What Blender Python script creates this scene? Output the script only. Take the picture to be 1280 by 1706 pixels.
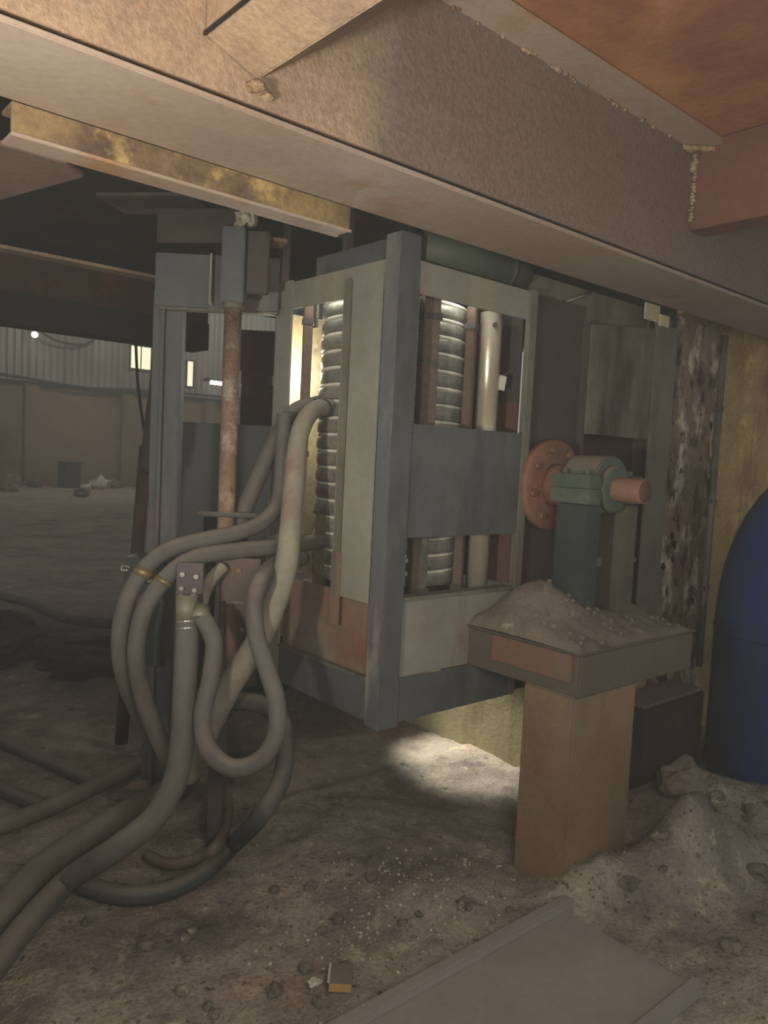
import bpy, bmesh, math, random
from mathutils import Vector, Matrix, noise as mnoise

for o in list(bpy.data.objects):
    bpy.data.objects.remove(o)
SC = bpy.context.scene
COL = SC.collection
rnd = random.Random(7)
rad = math.radians

# ---------------------------------------------------------------- camera
# X runs along the girder (right and back), Y runs left and back, Z up; metres
cam_data = bpy.data.cameras.new('camera')
cam = bpy.data.objects.new('camera', cam_data)
COL.objects.link(cam)
cam_data.sensor_fit = 'VERTICAL'
cam_data.sensor_height = 36.0
cam_data.lens = 36.0 * 1290.0 / 1706.0
cam_data.clip_start = 0.02
cam_data.clip_end = 200
cam.matrix_world = (Matrix.Translation((0, 0, 1.4)) @ Matrix.Rotation(rad(49.2 - 90), 4, 'Z')
                    @ Matrix.Rotation(rad(90 - 4.0), 4, 'X') @ Matrix.Rotation(rad(2.8), 4, 'Z'))
SC.camera = cam
SC.view_settings.view_transform = 'Standard'
SC.view_settings.look = 'None'
SC.view_settings.gamma = 1.0
SC.view_settings.use_curve_mapping = False
SC.view_settings.exposure = 0.0
SC.cycles.max_bounces = 6
SC.cycles.diffuse_bounces = 3

# ---------------------------------------------------------------- world (dim daylight that drifts through the hall)
W = bpy.data.worlds.new('hall_air')
SC.world = W
W.use_nodes = True
bg = W.node_tree.nodes['Background']
bg.inputs[0].default_value = (0.92, 0.96, 0.90, 1)
bg.inputs[1].default_value = 0.43


def lamp(name, kind, loc, power, color, size=0.05, target=None, angle=60, blend=0.5):
    d = bpy.data.lights.new(name, kind)
    d.energy = power
    d.color = color
    if kind in ('POINT', 'SPOT'):
        d.shadow_soft_size = size
    if kind == 'SPOT':
        d.spot_size = rad(angle)
        d.spot_blend = blend
    o = bpy.data.objects.new(name, d)
    COL.objects.link(o)
    o.location = loc
    if target is not None:
        o.rotation_euler = (Vector(target) - Vector(loc)).to_track_quat('-Z', 'Y').to_euler()
    return o


# hand torch held beside the photographer, pointing up at the girder
lamp('torch', 'SPOT', (-0.45, 0.75, 1.25), 138, (1.0, 0.89, 0.76), 0.06, (1.15, 1.60, 2.30), 120, 0.9)
# separate unseen light added at the camera to fill the machine and ground
lamp('camera_fill', 'POINT', (0.30, -0.25, 1.60), 72, (1.0, 0.90, 0.76), 0.25)
# lights added to brighten the coil, then work lamps left burning behind the frame
lamp('coil_fill', 'POINT', (2.06, 1.965, 2.02), 1.0, (1.0, 0.98, 0.90), 0.03)
lamp('coil_fill', 'POINT', (1.705, 2.32, 2.03), 2.0, (1.0, 0.98, 0.90), 0.03)
lamp('rear_lamp', 'POINT', (1.93, 2.78, 1.75), 7.0, (1.0, 0.95, 0.82), 0.04)
lamp('floor_lamp_spot', 'SPOT', (2.70, 3.15, 1.45), 260, (1.0, 0.95, 0.84), 0.03, (2.72, 2.42, 0.0), 30, 0.8)
# unseen point lights added to brighten the far wall
lamp('hall_fill', 'POINT', (9.0, 21.5, 6.0), 330, (1.0, 0.94, 0.82), 0.4)
lamp('hall_fill', 'POINT', (16.0, 22.0, 6.5), 330, (1.0, 0.94, 0.82), 0.4)


# ---------------------------------------------------------------- materials
def lin(c):
    out = []
    for v in c:
        v = v / 255.0
        out.append(v / 12.92 if v <= 0.04045 else ((v + 0.055) / 1.055) ** 2.4)
    return (out[0], out[1], out[2], 1.0)


def mat(name, c1, c2, scale=4.0, rough=0.8, metal=0.0, bump=0.25, bscale=60.0, layers=(), dust=None,
        spec=0.3, speck=0.25, stretch=(1, 1, 1), xpaint=None):
    """c1/c2 mixed by a broad noise; layers = (colour, scale, low, high, stretch); dust = colour on upward faces"""
    m = bpy.data.materials.new(name)
    m.use_nodes = True
    N, L = m.node_tree.nodes, m.node_tree.links
    b = N['Principled BSDF']
    b.inputs['Roughness'].default_value = rough
    b.inputs['Metallic'].default_value = metal
    b.inputs['Specular IOR Level'].default_value = spec
    geo = N.new('ShaderNodeNewGeometry')

    def noise(sc, st=(1, 1, 1), detail=6.0, off=0.0):
        mp = N.new('ShaderNodeMapping')
        mp.inputs['Scale'].default_value = st
        mp.inputs['Location'].default_value = (off, off * 0.7, off * 1.3)
        L.new(geo.outputs['Position'], mp.inputs['Vector'])
        n = N.new('ShaderNodeTexNoise')
        n.inputs['Scale'].default_value = sc
        n.inputs['Detail'].default_value = detail
        n.inputs['Roughness'].default_value = 0.62
        L.new(mp.outputs[0], n.inputs['Vector'])
        return n.outputs['Fac']

    def ramp(fac, lo, hi):
        r = N.new('ShaderNodeMapRange')
        r.inputs['From Min'].default_value = lo
        r.inputs['From Max'].default_value = hi
        L.new(fac, r.inputs['Value'])
        return r.outputs[0]

    def mix(fac, a, c, mode='MIX'):
        x = N.new('ShaderNodeMix')
        x.data_type = 'RGBA'
        x.blend_type = mode
        if isinstance(fac, float):
            x.inputs[0].default_value = fac
        else:
            L.new(fac, x.inputs[0])
        for i, v in ((6, a), (7, c)):
            if isinstance(v, tuple):
                x.inputs[i].default_value = v
            else:
                L.new(v, x.inputs[i])
        return x.outputs[2]

    col = mix(ramp(noise(scale, stretch, off=3.1), 0.35, 0.65), lin(c1), lin(c2))
    for k, (lc, ls, lo, hi, st) in enumerate(layers):
        col = mix(ramp(noise(ls, st, 8.0, 5.0 + 7.3 * k), lo, hi), col, lin(lc))
    if xpaint is not None:                    # another coat of paint beyond x = x0, with a ragged edge
        pc, x0, x1, amp = xpaint
        sx = N.new('ShaderNodeSeparateXYZ')
        L.new(geo.outputs['Position'], sx.inputs[0])
        ma = N.new('ShaderNodeMath')
        ma.operation = 'MULTIPLY_ADD'
        L.new(noise(2.2, (1, 1, 1), 8.0, 13.0), ma.inputs[0])
        ma.inputs[1].default_value = amp
        L.new(sx.outputs[0], ma.inputs[2])
        col = mix(ramp(ma.outputs[0], x0 + amp * 0.5, x1 + amp * 0.5), col, lin(pc))
    fine = noise(bscale, (1, 1, 1), 4.0, 1.7)
    if dust is not None:
        sep = N.new('ShaderNodeSeparateXYZ')
        L.new(geo.outputs['Normal'], sep.inputs[0])
        col = mix(ramp(sep.outputs[2], 0.35, 0.85), col, lin(dust))
    if speck:
        g = ramp(fine, 0.25, 0.75)
        cr = N.new('ShaderNodeMapRange')
        cr.inputs['To Min'].default_value = 1.0 - speck
        cr.inputs['To Max'].default_value = 1.0 + speck
        L.new(g, cr.inputs['Value'])
        vm = N.new('ShaderNodeVectorMath')
        vm.operation = 'SCALE'
        L.new(col, vm.inputs[0])
        L.new(cr.outputs[0], vm.inputs['Scale'])
        col = vm.outputs[0]
    L.new(col, b.inputs['Base Color'])
    if bump:
        bp = N.new('ShaderNodeBump')
        bp.inputs['Strength'].default_value = bump
        bp.inputs['Distance'].default_value = 0.01
        L.new(fine, bp.inputs['Height'])
        L.new(bp.outputs[0], b.inputs['Normal'])
    return m


def glow(name, c, strength):
    m = bpy.data.materials.new(name)
    m.use_nodes = True
    b = m.node_tree.nodes['Principled BSDF']
    b.inputs['Base Color'].default_value = lin(c)
    b.inputs['Emission Color'].default_value = lin(c)
    b.inputs['Emission Strength'].default_value = strength
    return m


U = (1, 1, 1)
VS = (1, 1, 0.25)      # streaks that run down
M = {}
M['girder'] = mat('girder_paint', (172, 150, 126), (150, 128, 110), 3.0, 0.62, 0.0, 0.32, 70,
                  [((186, 164, 132), 2.2, 0.52, 0.70, U), ((130, 104, 90), 1.6, 0.56, 0.74, U), ((142, 134, 122), 5, 0.58, 0.72, U)], spec=0.35)
M['girder_web'] = mat('girder_web_paint', (172, 150, 126), (150, 128, 110), 3.0, 0.6, 0.0, 0.42, 75,
                      [((186, 164, 132), 2.2, 0.52, 0.70, U), ((142, 134, 122), 5, 0.58, 0.72, U)], spec=0.45, xpaint=((126, 110, 100), 1.02, 1.30, 0.9))
M['girder_under'] = mat('girder_underside', (172, 158, 144), (160, 142, 128), 2.0, 0.7, 0, 0.12, 50,
                        [((160, 128, 96), 3.0, 0.55, 0.7, U)], speck=0.08)
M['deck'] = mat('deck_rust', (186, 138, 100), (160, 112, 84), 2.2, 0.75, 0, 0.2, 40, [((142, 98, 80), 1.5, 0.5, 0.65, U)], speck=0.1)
M['red_oxide'] = mat('red_oxide', (120, 84, 72), (104, 74, 64), 2.5, 0.7, 0, 0.15, 40, [((120, 88, 60), 3, 0.56, 0.7, U)], speck=0.1)
M['weld'] = mat('weld_slag', (190, 168, 140), (120, 96, 70), 30, 0.85, 0, 0.8, 120, [((190, 160, 80), 14, 0.55, 0.65, U)])
M['yellow'] = mat('yellow_flaked', (148, 128, 90), (116, 96, 76), 5, 0.7, 0, 0.3, 60,
                  [((92, 74, 62), 3.0, 0.46, 0.62, U), ((176, 154, 100), 7, 0.55, 0.66, U)])
M['rustdark'] = mat('rust_dark', (66, 46, 38), (52, 40, 36), 3, 0.8, 0, 0.3, 50, [((90, 56, 40), 4, 0.55, 0.7, U)])
M['black'] = mat('plain_black', (42, 40, 38), (34, 33, 33), 3, 0.85, 0, 0.2, 40)  # black parts, and the shade painted into the girder gap
M['slate'] = mat('slate_paint', (87, 90, 90), (75, 78, 80), 3, 0.6, 0, 0.15, 40,
                 [((108, 107, 100), 3.5, 0.52, 0.7, VS), ((64, 65, 66), 5, 0.56, 0.7, VS)], spec=0.35, dust=(110, 102, 92), speck=0.1)
M['greygreen'] = mat('grey_green_paint', (138, 138, 126), (122, 122, 112), 2.4, 0.65, 0, 0.1, 40,
                     [((146, 138, 120), 3, 0.52, 0.7, VS), ((118, 92, 76), 5, 0.62, 0.74, VS)], spec=0.3, speck=0.08)
M['redpanel'] = mat('reddish_panel', (122, 88, 74), (126, 108, 92), 3, 0.75, 0, 0.15, 40, [((134, 124, 108), 4, 0.5, 0.66, U)], speck=0.1)
M['darkbrown'] = mat('brown_grey', (74, 66, 62), (64, 60, 58), 2.5, 0.7, 0, 0.15, 40, [((84, 82, 78), 3, 0.54, 0.7, VS)], speck=0.1)
M['stained'] = mat('stained_plate', (112, 106, 96), (88, 80, 72), 4, 0.7, 0, 0.2, 50,
                   [((62, 54, 48), 5, 0.48, 0.62, VS), ((126, 122, 110), 6, 0.58, 0.7, VS)], speck=0.12)
M['olivegrey'] = mat('olive_grey', (112, 112, 98), (96, 94, 84), 4, 0.7, 0, 0.2, 50, [((84, 74, 64), 5, 0.55, 0.7, VS)], speck=0.1)
M['coil'] = mat('coil_varnish', (136, 136, 126), (112, 112, 104), 8, 0.42, 0.1, 0.25, 60, [((92, 84, 76), 9, 0.56, 0.68, U)], spec=0.5, dust=(170, 166, 152))
M['light_line'] = mat('pale_light_line', (226, 222, 208), (200, 196, 182), 9, 0.6, 0, 0.1, 60, speck=0.1)  # white for the bright lines of light on the coil
M['postface'] = mat('post_face', (132, 132, 122), (116, 118, 112), 2.4, 0.6, 0, 0.12, 40,
                    [((90, 93, 96), 1.8, 0.38, 0.52, (1, 1, 0.35)), ((150, 148, 136), 6, 0.56, 0.7, VS)], spec=0.35, speck=0.1)
M['gusset'] = mat('brown_gusset', (116, 98, 86), (98, 82, 74), 4, 0.75, 0, 0.2, 50, speck=0.1)
M['yoke'] = mat('yoke_steel', (106, 92, 82), (88, 78, 70), 6, 0.6, 0.1, 0.3, 60, [((70, 78, 62), 6, 0.56, 0.66, U), ((128, 112, 96), 7, 0.58, 0.7, U)])
M['brownbar'] = mat('brown_bar', (98, 80, 68), (86, 72, 62), 6, 0.55, 0.1, 0.15, 50)
M['bright'] = mat('dull_bright_steel', (216, 206, 184), (190, 180, 160), 3, 0.3, 0.6, 0.08, 40, spec=0.5, speck=0.05)
M['maroon'] = mat('maroon_plate', (98, 68, 60), (90, 66, 60), 3, 0.7, 0, 0.1, 40, speck=0.08)
M['beige'] = mat('heat_board', (196, 178, 140), (170, 156, 124), 5, 0.7, 0, 0.2, 50, [((130, 120, 100), 5, 0.56, 0.7, U)])
M['rustpipe'] = mat('rust_pipe', (140, 118, 100), (118, 94, 78), 8, 0.8, 0, 0.6, 90, [((164, 152, 134), 9, 0.50, 0.64, U), ((90, 68, 56), 14, 0.58, 0.68, U)])
M['rag'] = mat('pale_rag', (196, 190, 172), (150, 142, 124), 25, 0.9, 0, 0.8, 70)
M['hose_pale'] = mat('hose_dusty_pale', (142, 138, 122), (124, 118, 104), 6, 0.75, 0, 0.15, 50, [((128, 106, 94), 5, 0.54, 0.66, U)], dust=(150, 144, 128), speck=0.08)
M['hose_grey'] = mat('hose_grey', (98, 96, 89), (84, 82, 78), 6, 0.7, 0, 0.15, 50, [((108, 92, 84), 5, 0.55, 0.68, U)], dust=(122, 115, 105), speck=0.08)
M['hose_dark'] = mat('hose_dark', (74, 74, 72), (60, 60, 60), 6, 0.65, 0, 0.15, 50, [((92, 84, 76), 5, 0.55, 0.68, U)], dust=(104, 98, 88), speck=0.08)
M['hose_floor'] = mat('hose_floor_dust', (112, 106, 95), (98, 93, 85), 6, 0.8, 0, 0.15, 50, [((104, 88, 78), 5, 0.54, 0.66, U)], dust=(118, 111, 100), speck=0.08)
M['hose_brown'] = mat('hose_brown', (100, 86, 76), (88, 77, 69), 6, 0.75, 0, 0.15, 50, dust=(108, 96, 85), speck=0.08)
M['brass'] = mat('dusty_brass', (140, 128, 92), (116, 104, 78), 8, 0.45, 0.5, 0.1, 50, speck=0.08)
M['zinc'] = mat('zinc_bolt', (198, 196, 186), (168, 166, 158), 8, 0.22, 0.8, 0.0, 50, speck=0.0)
M['plum'] = mat('plum_plate', (82, 72, 76), (74, 64, 66), 5, 0.5, 0.1, 0.1, 50, speck=0.1)
M['brownplate'] = mat('brown_plate', (92, 74, 66), (82, 72, 60), 4, 0.55, 0, 0.15, 50, [((86, 80, 62), 4, 0.5, 0.65, U)], speck=0.1)
M['ferrule'] = mat('dusty_ferrule', (128, 126, 108), (112, 110, 94), 6, 0.5, 0.2, 0.1, 50, speck=0.06)
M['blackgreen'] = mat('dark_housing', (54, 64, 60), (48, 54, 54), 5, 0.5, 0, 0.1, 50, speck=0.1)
M['green'] = mat('machine_green', (80, 94, 78), (68, 80, 70), 6, 0.5, 0, 0.15, 50, [((100, 100, 86), 5, 0.54, 0.68, U)], dust=(128, 116, 102), spec=0.4, speck=0.1)
M['olivedark'] = mat('olive_dark', (86, 84, 70), (74, 70, 60), 5, 0.6, 0, 0.1, 50, [((92, 66, 54), 4, 0.55, 0.68, VS)], speck=0.1)
M['shaft'] = mat('rusted_shaft', (142, 110, 90), (126, 94, 78), 6, 0.6, 0.1, 0.2, 60, speck=0.12)
M['flange'] = mat('red_lead_flange', (130, 94, 76), (110, 78, 64), 4, 0.65, 0, 0.15, 50, [((96, 66, 56), 5, 0.54, 0.68, U)], speck=0.1)
M['pedestal'] = mat('pedestal_rust', (132, 108, 82), (112, 92, 74), 2.6, 0.75, 0, 0.2, 50,
                    [((120, 86, 68), 4, 0.57, 0.70, U), ((108, 100, 86), 3.2, 0.54, 0.7, VS)], dust=(116, 106, 94), speck=0.1)
M['pedred'] = mat('pedestal_red', (118, 82, 66), (108, 86, 72), 5, 0.7, 0, 0.2, 50, [((106, 92, 78), 5, 0.55, 0.68, U)], dust=(116, 106, 94), speck=0.1)
M['pedgrey'] = mat('pedestal_grey', (94, 86, 74), (84, 76, 66), 3, 0.75, 0, 0.2, 50, dust=(116, 106, 94), speck=0.1)
M['dustheap'] = mat('grey_dust', (122, 112, 102), (110, 102, 92), 8, 0.95, 0, 0.6, 140, [((92, 84, 76), 9, 0.56, 0.68, U), ((150, 142, 128), 18, 0.62, 0.7, U)])
M['peel'] = mat('peeling_paint', (134, 116, 98), (98, 82, 68), 6, 0.85, 0, 0.5, 60,
                [((196, 184, 164), 8.5, 0.51, 0.62, (1, 1, 0.5)), ((58, 48, 40), 9.5, 0.52, 0.60, (1, 1, 0.6)), ((108, 74, 56), 6, 0.58, 0.68, VS)])
M['yellowwall'] = mat('yellow_stained_wall', (196, 166, 112), (166, 136, 96), 3, 0.85, 0, 0.4, 60,
                      [((120, 94, 72), 4, 0.54, 0.68, VS), ((212, 184, 122), 5, 0.56, 0.66, U)])
M['blue'] = mat('blue_enamel', (22, 54, 142), (20, 46, 118), 3, 0.55, 0, 0.08, 40, [((46, 56, 66), 1.4, 0.42, 0.60, VS)], dust=(62, 70, 80), spec=0.25, speck=0.06)
M['plinth'] = mat('pale_plaster', (176, 166, 130), (160, 150, 118), 3, 0.85, 0, 0.2, 50, [((136, 122, 92), 4, 0.55, 0.68, VS)], speck=0.1)
M['ground'] = mat('dirt_ground', (152, 143, 130), (132, 124, 113), 2.4, 0.95, 0, 0.8, 75,
                  [((98, 92, 84), 1.8, 0.52, 0.68, U), ((116, 108, 98), 4.4, 0.53, 0.66, U), ((176, 166, 142), 9, 0.58, 0.70, U), ((150, 128, 112), 1.7, 0.55, 0.68, U), ((80, 74, 66), 16, 0.63, 0.69, U)], speck=0.3)
M['stone'] = mat('rubble_stone', (120, 112, 98), (90, 82, 72), 14, 0.9, 0, 0.5, 90, [((166, 158, 138), 11, 0.58, 0.66, U), ((66, 58, 52), 13, 0.6, 0.68, U)])
M['chan'] = mat('dusty_channel', (142, 134, 127), (130, 123, 115), 2.5, 0.75, 0, 0.1, 50, [((148, 138, 130), 4, 0.54, 0.7, U)], speck=0.07)
M['tan'] = mat('tan_card', (184, 150, 98), (168, 134, 88), 20, 0.7, 0, 0.05, 60, speck=0.05)
M['card_grey'] = mat('grey_card', (116, 106, 92), (108, 100, 88), 20, 0.7, 0, 0.05, 60, speck=0.05)
M['white'] = mat('white_scrap', (200, 196, 186), (180, 176, 166), 20, 0.6, 0, 0.1, 60, speck=0.05)
M['sheet'] = mat('wall_sheet', (140, 140, 132), (118, 118, 112), 0.35, 0.8, 0, 0.1, 8, [((92, 88, 82), 0.5, 0.50, 0.68, VS)], speck=0.1)
M['brickwall'] = mat('lower_wall', (128, 106, 82), (104, 86, 68), 0.35, 0.9, 0, 0.2, 6, [((80, 62, 48), 0.4, 0.52, 0.66, U)], speck=0.12)
M['cable'] = mat('cable_black', (44, 42, 40), (36, 35, 34), 3, 0.7, 0, 0, 30)
M['cabinet'] = mat('cabinet_grey', (104, 110, 112), (94, 98, 100), 2, 0.6, 0, 0.05, 40, speck=0.05)
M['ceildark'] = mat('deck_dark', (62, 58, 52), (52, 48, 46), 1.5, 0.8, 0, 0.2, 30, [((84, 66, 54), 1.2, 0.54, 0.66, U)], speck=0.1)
M['duct'] = mat('dark_green_pipe', (64, 72, 62), (52, 60, 54), 4, 0.55, 0, 0.1, 40, [((84, 80, 70), 4, 0.55, 0.7, U)], speck=0.08)
M['cream'] = mat('cream_paint', (190, 182, 150), (170, 162, 132), 6, 0.7, 0, 0.1, 50, speck=0.06)
M['lit_window'] = glow('lit_window_pane', (236, 232, 196), 1.1)
M['tube'] = glow('lit_tube', (255, 252, 236), 6.0)


# ---------------------------------------------------------------- mesh helpers
class MB:
    """collects vertices and faces in world metres"""

    def __init__(self):
        self.v, self.f, self.s = [], [], []

    def add(self, vs, fs, smooth=False):
        n = len(self.v)
        self.v += [tuple(p) for p in vs]
        self.f += [tuple(i + n for i in f) for f in fs]
        self.s += [smooth] * len(fs)
        return self

    def box(self, x0, x1, y0, y1, z0, z1):
        vs = [(x, y, z) for x in (x0, x1) for y in (y0, y1) for z in (z0, z1)]
        return self.add(vs, [(0, 1, 3, 2), (4, 6, 7, 5), (0, 4, 5, 1), (2, 3, 7, 6), (0, 2, 6, 4), (1, 5, 7, 3)])

    def obox(self, c, size, rz=0.0, ry=0.0):
        m = Matrix.Translation(c) @ Matrix.Rotation(rz, 4, 'Z') @ Matrix.Rotation(ry, 4, 'Y')
        vs = [m @ Vector((x * size[0] / 2, y * size[1] / 2, z * size[2] / 2)) for x in (-1, 1) for y in (-1, 1) for z in (-1, 1)]
        return self.add(vs, [(0, 1, 3, 2), (4, 6, 7, 5), (0, 4, 5, 1), (2, 3, 7, 6), (0, 2, 6, 4), (1, 5, 7, 3)])

    def prism(self, prof, axis, a0, a1):
        """extrude a 2D outline along an axis; prof is given in the two other axes in order"""
        def put(p, a):
            return {'x': (a, p[0], p[1]), 'y': (p[0], a, p[1]), 'z': (p[0], p[1], a)}[axis]
        n = len(prof)
        vs = [put(p, a0) for p in prof] + [put(p, a1) for p in prof]
        fs = [(i, (i + 1) % n, n + (i + 1) % n, n + i) for i in range(n)]
        fs += [tuple(range(n - 1, -1, -1)), tuple(range(n, 2 * n))]
        return self.add(vs, fs)

    def tube(self, pts, r, seg=16, sub=6, caps=True, squash=1.0):
        P = spline([Vector(p) for p in pts], sub) if sub > 1 else [Vector(p) for p in pts]
        R = r if callable(r) else (lambda t: r)
        n = len(P)
        vs, fs = [], []
        up = None
        for i, p in enumerate(P):
            t = (P[min(i + 1, n - 1)] - P[max(i - 1, 0)]).normalized()
            if up is None:
                up = t.orthogonal().normalized()
            up = (up - t * up.dot(t)).normalized()
            bn = t.cross(up)
            rr = R(i / (n - 1))
            for k in range(seg):
                a = 2 * math.pi * k / seg
                vs.append(p + up * (math.cos(a) * rr) + bn * (math.sin(a) * rr))
        for i in range(n - 1):
            for k in range(seg):
                k2 = (k + 1) % seg
                fs.append((i * seg + k, i * seg + k2, (i + 1) * seg + k2, (i + 1) * seg + k))
        self.add(vs, fs, True)
        if caps:
            b = len(self.v) - len(vs)
            self.f += [tuple(b + k for k in range(seg - 1, -1, -1)), tuple(b + (n - 1) * seg + k for k in range(seg))]
            self.s += [False, False]
        return self

    def cyl(self, a, b, r, r2=None, seg=24):
        r2 = r if r2 is None else r2
        return self.tube([a, b], lambda t: r + (r2 - r) * t, seg, 1)

    def lathe(self, prof, a, b, seg=32):
        """prof = (distance along a->b in metres, radius)"""
        a, b = Vector(a), Vector(b)
        t = (b - a).normalized()
        u = t.orthogonal().normalized()
        w = t.cross(u)
        vs, fs = [], []
        for d, r in prof:
            for k in range(seg):
                g = 2 * math.pi * k / seg
                vs.append(a + t * d + (u * math.cos(g) + w * math.sin(g)) * r)
        for i in range(len(prof) - 1):
            for k in range(seg):
                k2 = (k + 1) % seg
                fs.append((i * seg + k, i * seg + k2, (i + 1) * seg + k2, (i + 1) * seg + k))
        fs.append(tuple(range(seg - 1, -1, -1)))
        fs.append(tuple((len(prof) - 1) * seg + k for k in range(seg)))
        return self.add(vs, fs, True)

    def lump(self, c, r, seed, sub=2, flat=0.7, amp=0.35):
        bm = bmesh.new()
        bmesh.ops.create_icosphere(bm, subdivisions=sub, radius=1.0)
        vs = []
        for v in bm.verts:
            d = v.co.normalized()
            k = 1.0 + amp * mnoise.noise(d * 1.6 + Vector((seed * 3.7, seed * 1.3, seed * 0.7)))
            vs.append((c[0] + d.x * r * k, c[1] + d.y * r * k, c[2] + d.z * r * k * flat))
        fs = [tuple(v.index for v in f.verts) for f in bm.faces]
        bm.free()
        return self.add(vs, fs, False)

    def mesh(self, name, origin=(0, 0, 0), bevel=0.0):
        me = bpy.data.meshes.new(name)
        o = Vector(origin)
        me.from_pydata([Vector(v) - o for v in self.v], [], self.f)
        me.polygons.foreach_set('use_smooth', self.s)
        bm = bmesh.new()
        bm.from_mesh(me)
        bmesh.ops.recalc_face_normals(bm, faces=bm.faces)
        if bevel:
            ed = [e for e in bm.edges if len(e.link_faces) == 2 and e.calc_face_angle(0) > 0.6]
            bmesh.ops.bevel(bm, geom=ed, offset=bevel, segments=2, affect='EDGES', clamp_overlap=True)
        bm.to_mesh(me)
        bm.free()
        return me


def spline(P, sub):
    out = []
    n = len(P)
    for i in range(n - 1):
        p0, p1, p2, p3 = P[max(i - 1, 0)], P[i], P[i + 1], P[min(i + 2, n - 1)]
        for k in range(sub):
            t = k / sub
            out.append(0.5 * ((2 * p1) + (p2 - p0) * t + (2 * p0 - 5 * p1 + 4 * p2 - p3) * t * t + (3 * p1 - p0 - 3 * p2 + p3) * t ** 3))
    out.append(P[-1])
    return out


def thing(name, loc, label, cat, group=None):
    o = bpy.data.objects.new(name, None)
    COL.objects.link(o)
    o.location = loc
    o.empty_display_size = 0.05
    o['label'], o['category'] = label, cat
    if group:
        o['group'] = group
    return o


def wloc(o):
    v = Vector(o.location)
    while o.parent:
        o = o.parent
        v += Vector(o.location)
    return v


def part(name, mb, m, parent=None, bevel=0.0, label=None, kind=None):
    org = wloc(parent) if parent else Vector((0, 0, 0))
    me = mb.mesh(name, org, bevel)
    me.materials.append(M[m])
    o = bpy.data.objects.new(name, me)
    COL.objects.link(o)
    if parent:
        o.parent = parent
    if label:
        o['label'] = label
    if kind:
        o['kind'] = kind
    return o


def solo(name, mb, m, label, cat, group=None, bevel=0.0, kind=None):
    """a thing that is one mesh"""
    o = part(name, mb, m, None, bevel, label, kind)
    o['category'] = cat
    if group:
        o['group'] = group
    return o


def struct(name, mb, m, parent=None, bevel=0.0):
    return part(name, mb, m, parent, bevel, None, 'structure')


def lprof(x, y, lx, ly, t):
    """L outline with its outer corner at x, y"""
    sx, sy = (1 if lx > 0 else -1), (1 if ly > 0 else -1)
    return [(x, y), (x + lx, y), (x + lx, y + sy * t), (x + sx * t, y + sy * t), (x + sx * t, y + ly), (x, y + ly)]


def fbm(x, y, s, z=0.0, octs=4):
    a, f, t = 1.0, s, 0.0
    for _ in range(octs):
        t += a * mnoise.noise(Vector((x * f, y * f, z)))
        a *= 0.5
        f *= 2.1
    return t

# ================================================================ SETTING
def g(x, y, cx, cy, sx, sy):
    return math.exp(-((x - cx) / sx) ** 2 - ((y - cy) / sy) ** 2)


def gh(x, y):
    d = math.hypot(x - 1.9, y - 1.7)
    k = math.exp(-(d / 3.5) ** 2)
    h = -0.02 + 0.020 * fbm(x, y, 1.3, 2.0, 3) + k * (0.016 * fbm(x, y, 5.0, 9.0, 3) + 0.007 * fbm(x, y, 26.0, 4.0, 2))
    h += 0.30 * g(x, y, 2.60, 1.26, 0.26, 0.13) + 0.10 * g(x, y, 2.20, 1.40, 0.22, 0.10) + 0.14 * g(x, y, 3.10, 1.50, 0.22, 0.20) + 0.14 * g(x, y, 3.45, 1.10, 0.40, 0.35) + 0.12 * g(x, y, 2.55, 0.75, 0.30, 0.25)
    h += 0.07 * g(x, y, 1.75, 2.15, 0.30, 0.30) + 0.05 * g(x, y, 1.75, 1.65, 0.25, 0.2)
    h *= 1.0 - 0.8 * g(x, y, 1.5, 1.15, 0.5, 0.22)
    h += 0.25 * k * 0.05 * max(0.0, fbm(x, y, 9.0, 20.0, 2)) 
    far = min(1.0, max(0.0, (d - 8) / 8))
    h += far * (0.05 * fbm(x, y, 0.5, 7.0, 3))
    return h


def axis_lines(lo, hi, a, b, step):
    L = []
    v = a
    while v <= b:
        L.append(v)
        v += step
    s, v = step, a
    while v > lo:
        s *= 1.22
        v -= s
        L.insert(0, v)
    s, v = step, b
    while v < hi:
        s *= 1.10
        v += s
        L.append(v)
    return L


gx = axis_lines(-8, 34, -0.2, 4.0, 0.018)
gy = axis_lines(-8, 34, 0.4, 3.6, 0.018)
fl = MB()
nx, ny = len(gx), len(gy)
fl.v = [(x, y, gh(x, y)) for x in gx for y in gy]
fl.f = [(i * ny + j, (i + 1) * ny + j, (i + 1) * ny + j + 1, i * ny + j + 1) for i in range(nx - 1) for j in range(ny - 1)]
fl.s = [True] * len(fl.f)
struct('floor', fl, 'ground')

# platform deck overhead: rusty orange in front of the girder, painted dark behind it where no light reaches
cl = thing('ceiling', (0, 0, 2.64), '', '')
del cl['label'], cl['category']
cl['kind'] = 'structure'
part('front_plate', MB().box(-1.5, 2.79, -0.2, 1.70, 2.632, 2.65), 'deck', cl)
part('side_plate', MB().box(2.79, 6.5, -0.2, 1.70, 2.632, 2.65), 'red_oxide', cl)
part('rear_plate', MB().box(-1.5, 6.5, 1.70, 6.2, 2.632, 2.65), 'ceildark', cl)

# high hall roof beyond the platform
struct('ceiling_hall', MB().box(-12, 36, 6.6, 34, 8.0, 8.2), 'ceildark')

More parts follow.
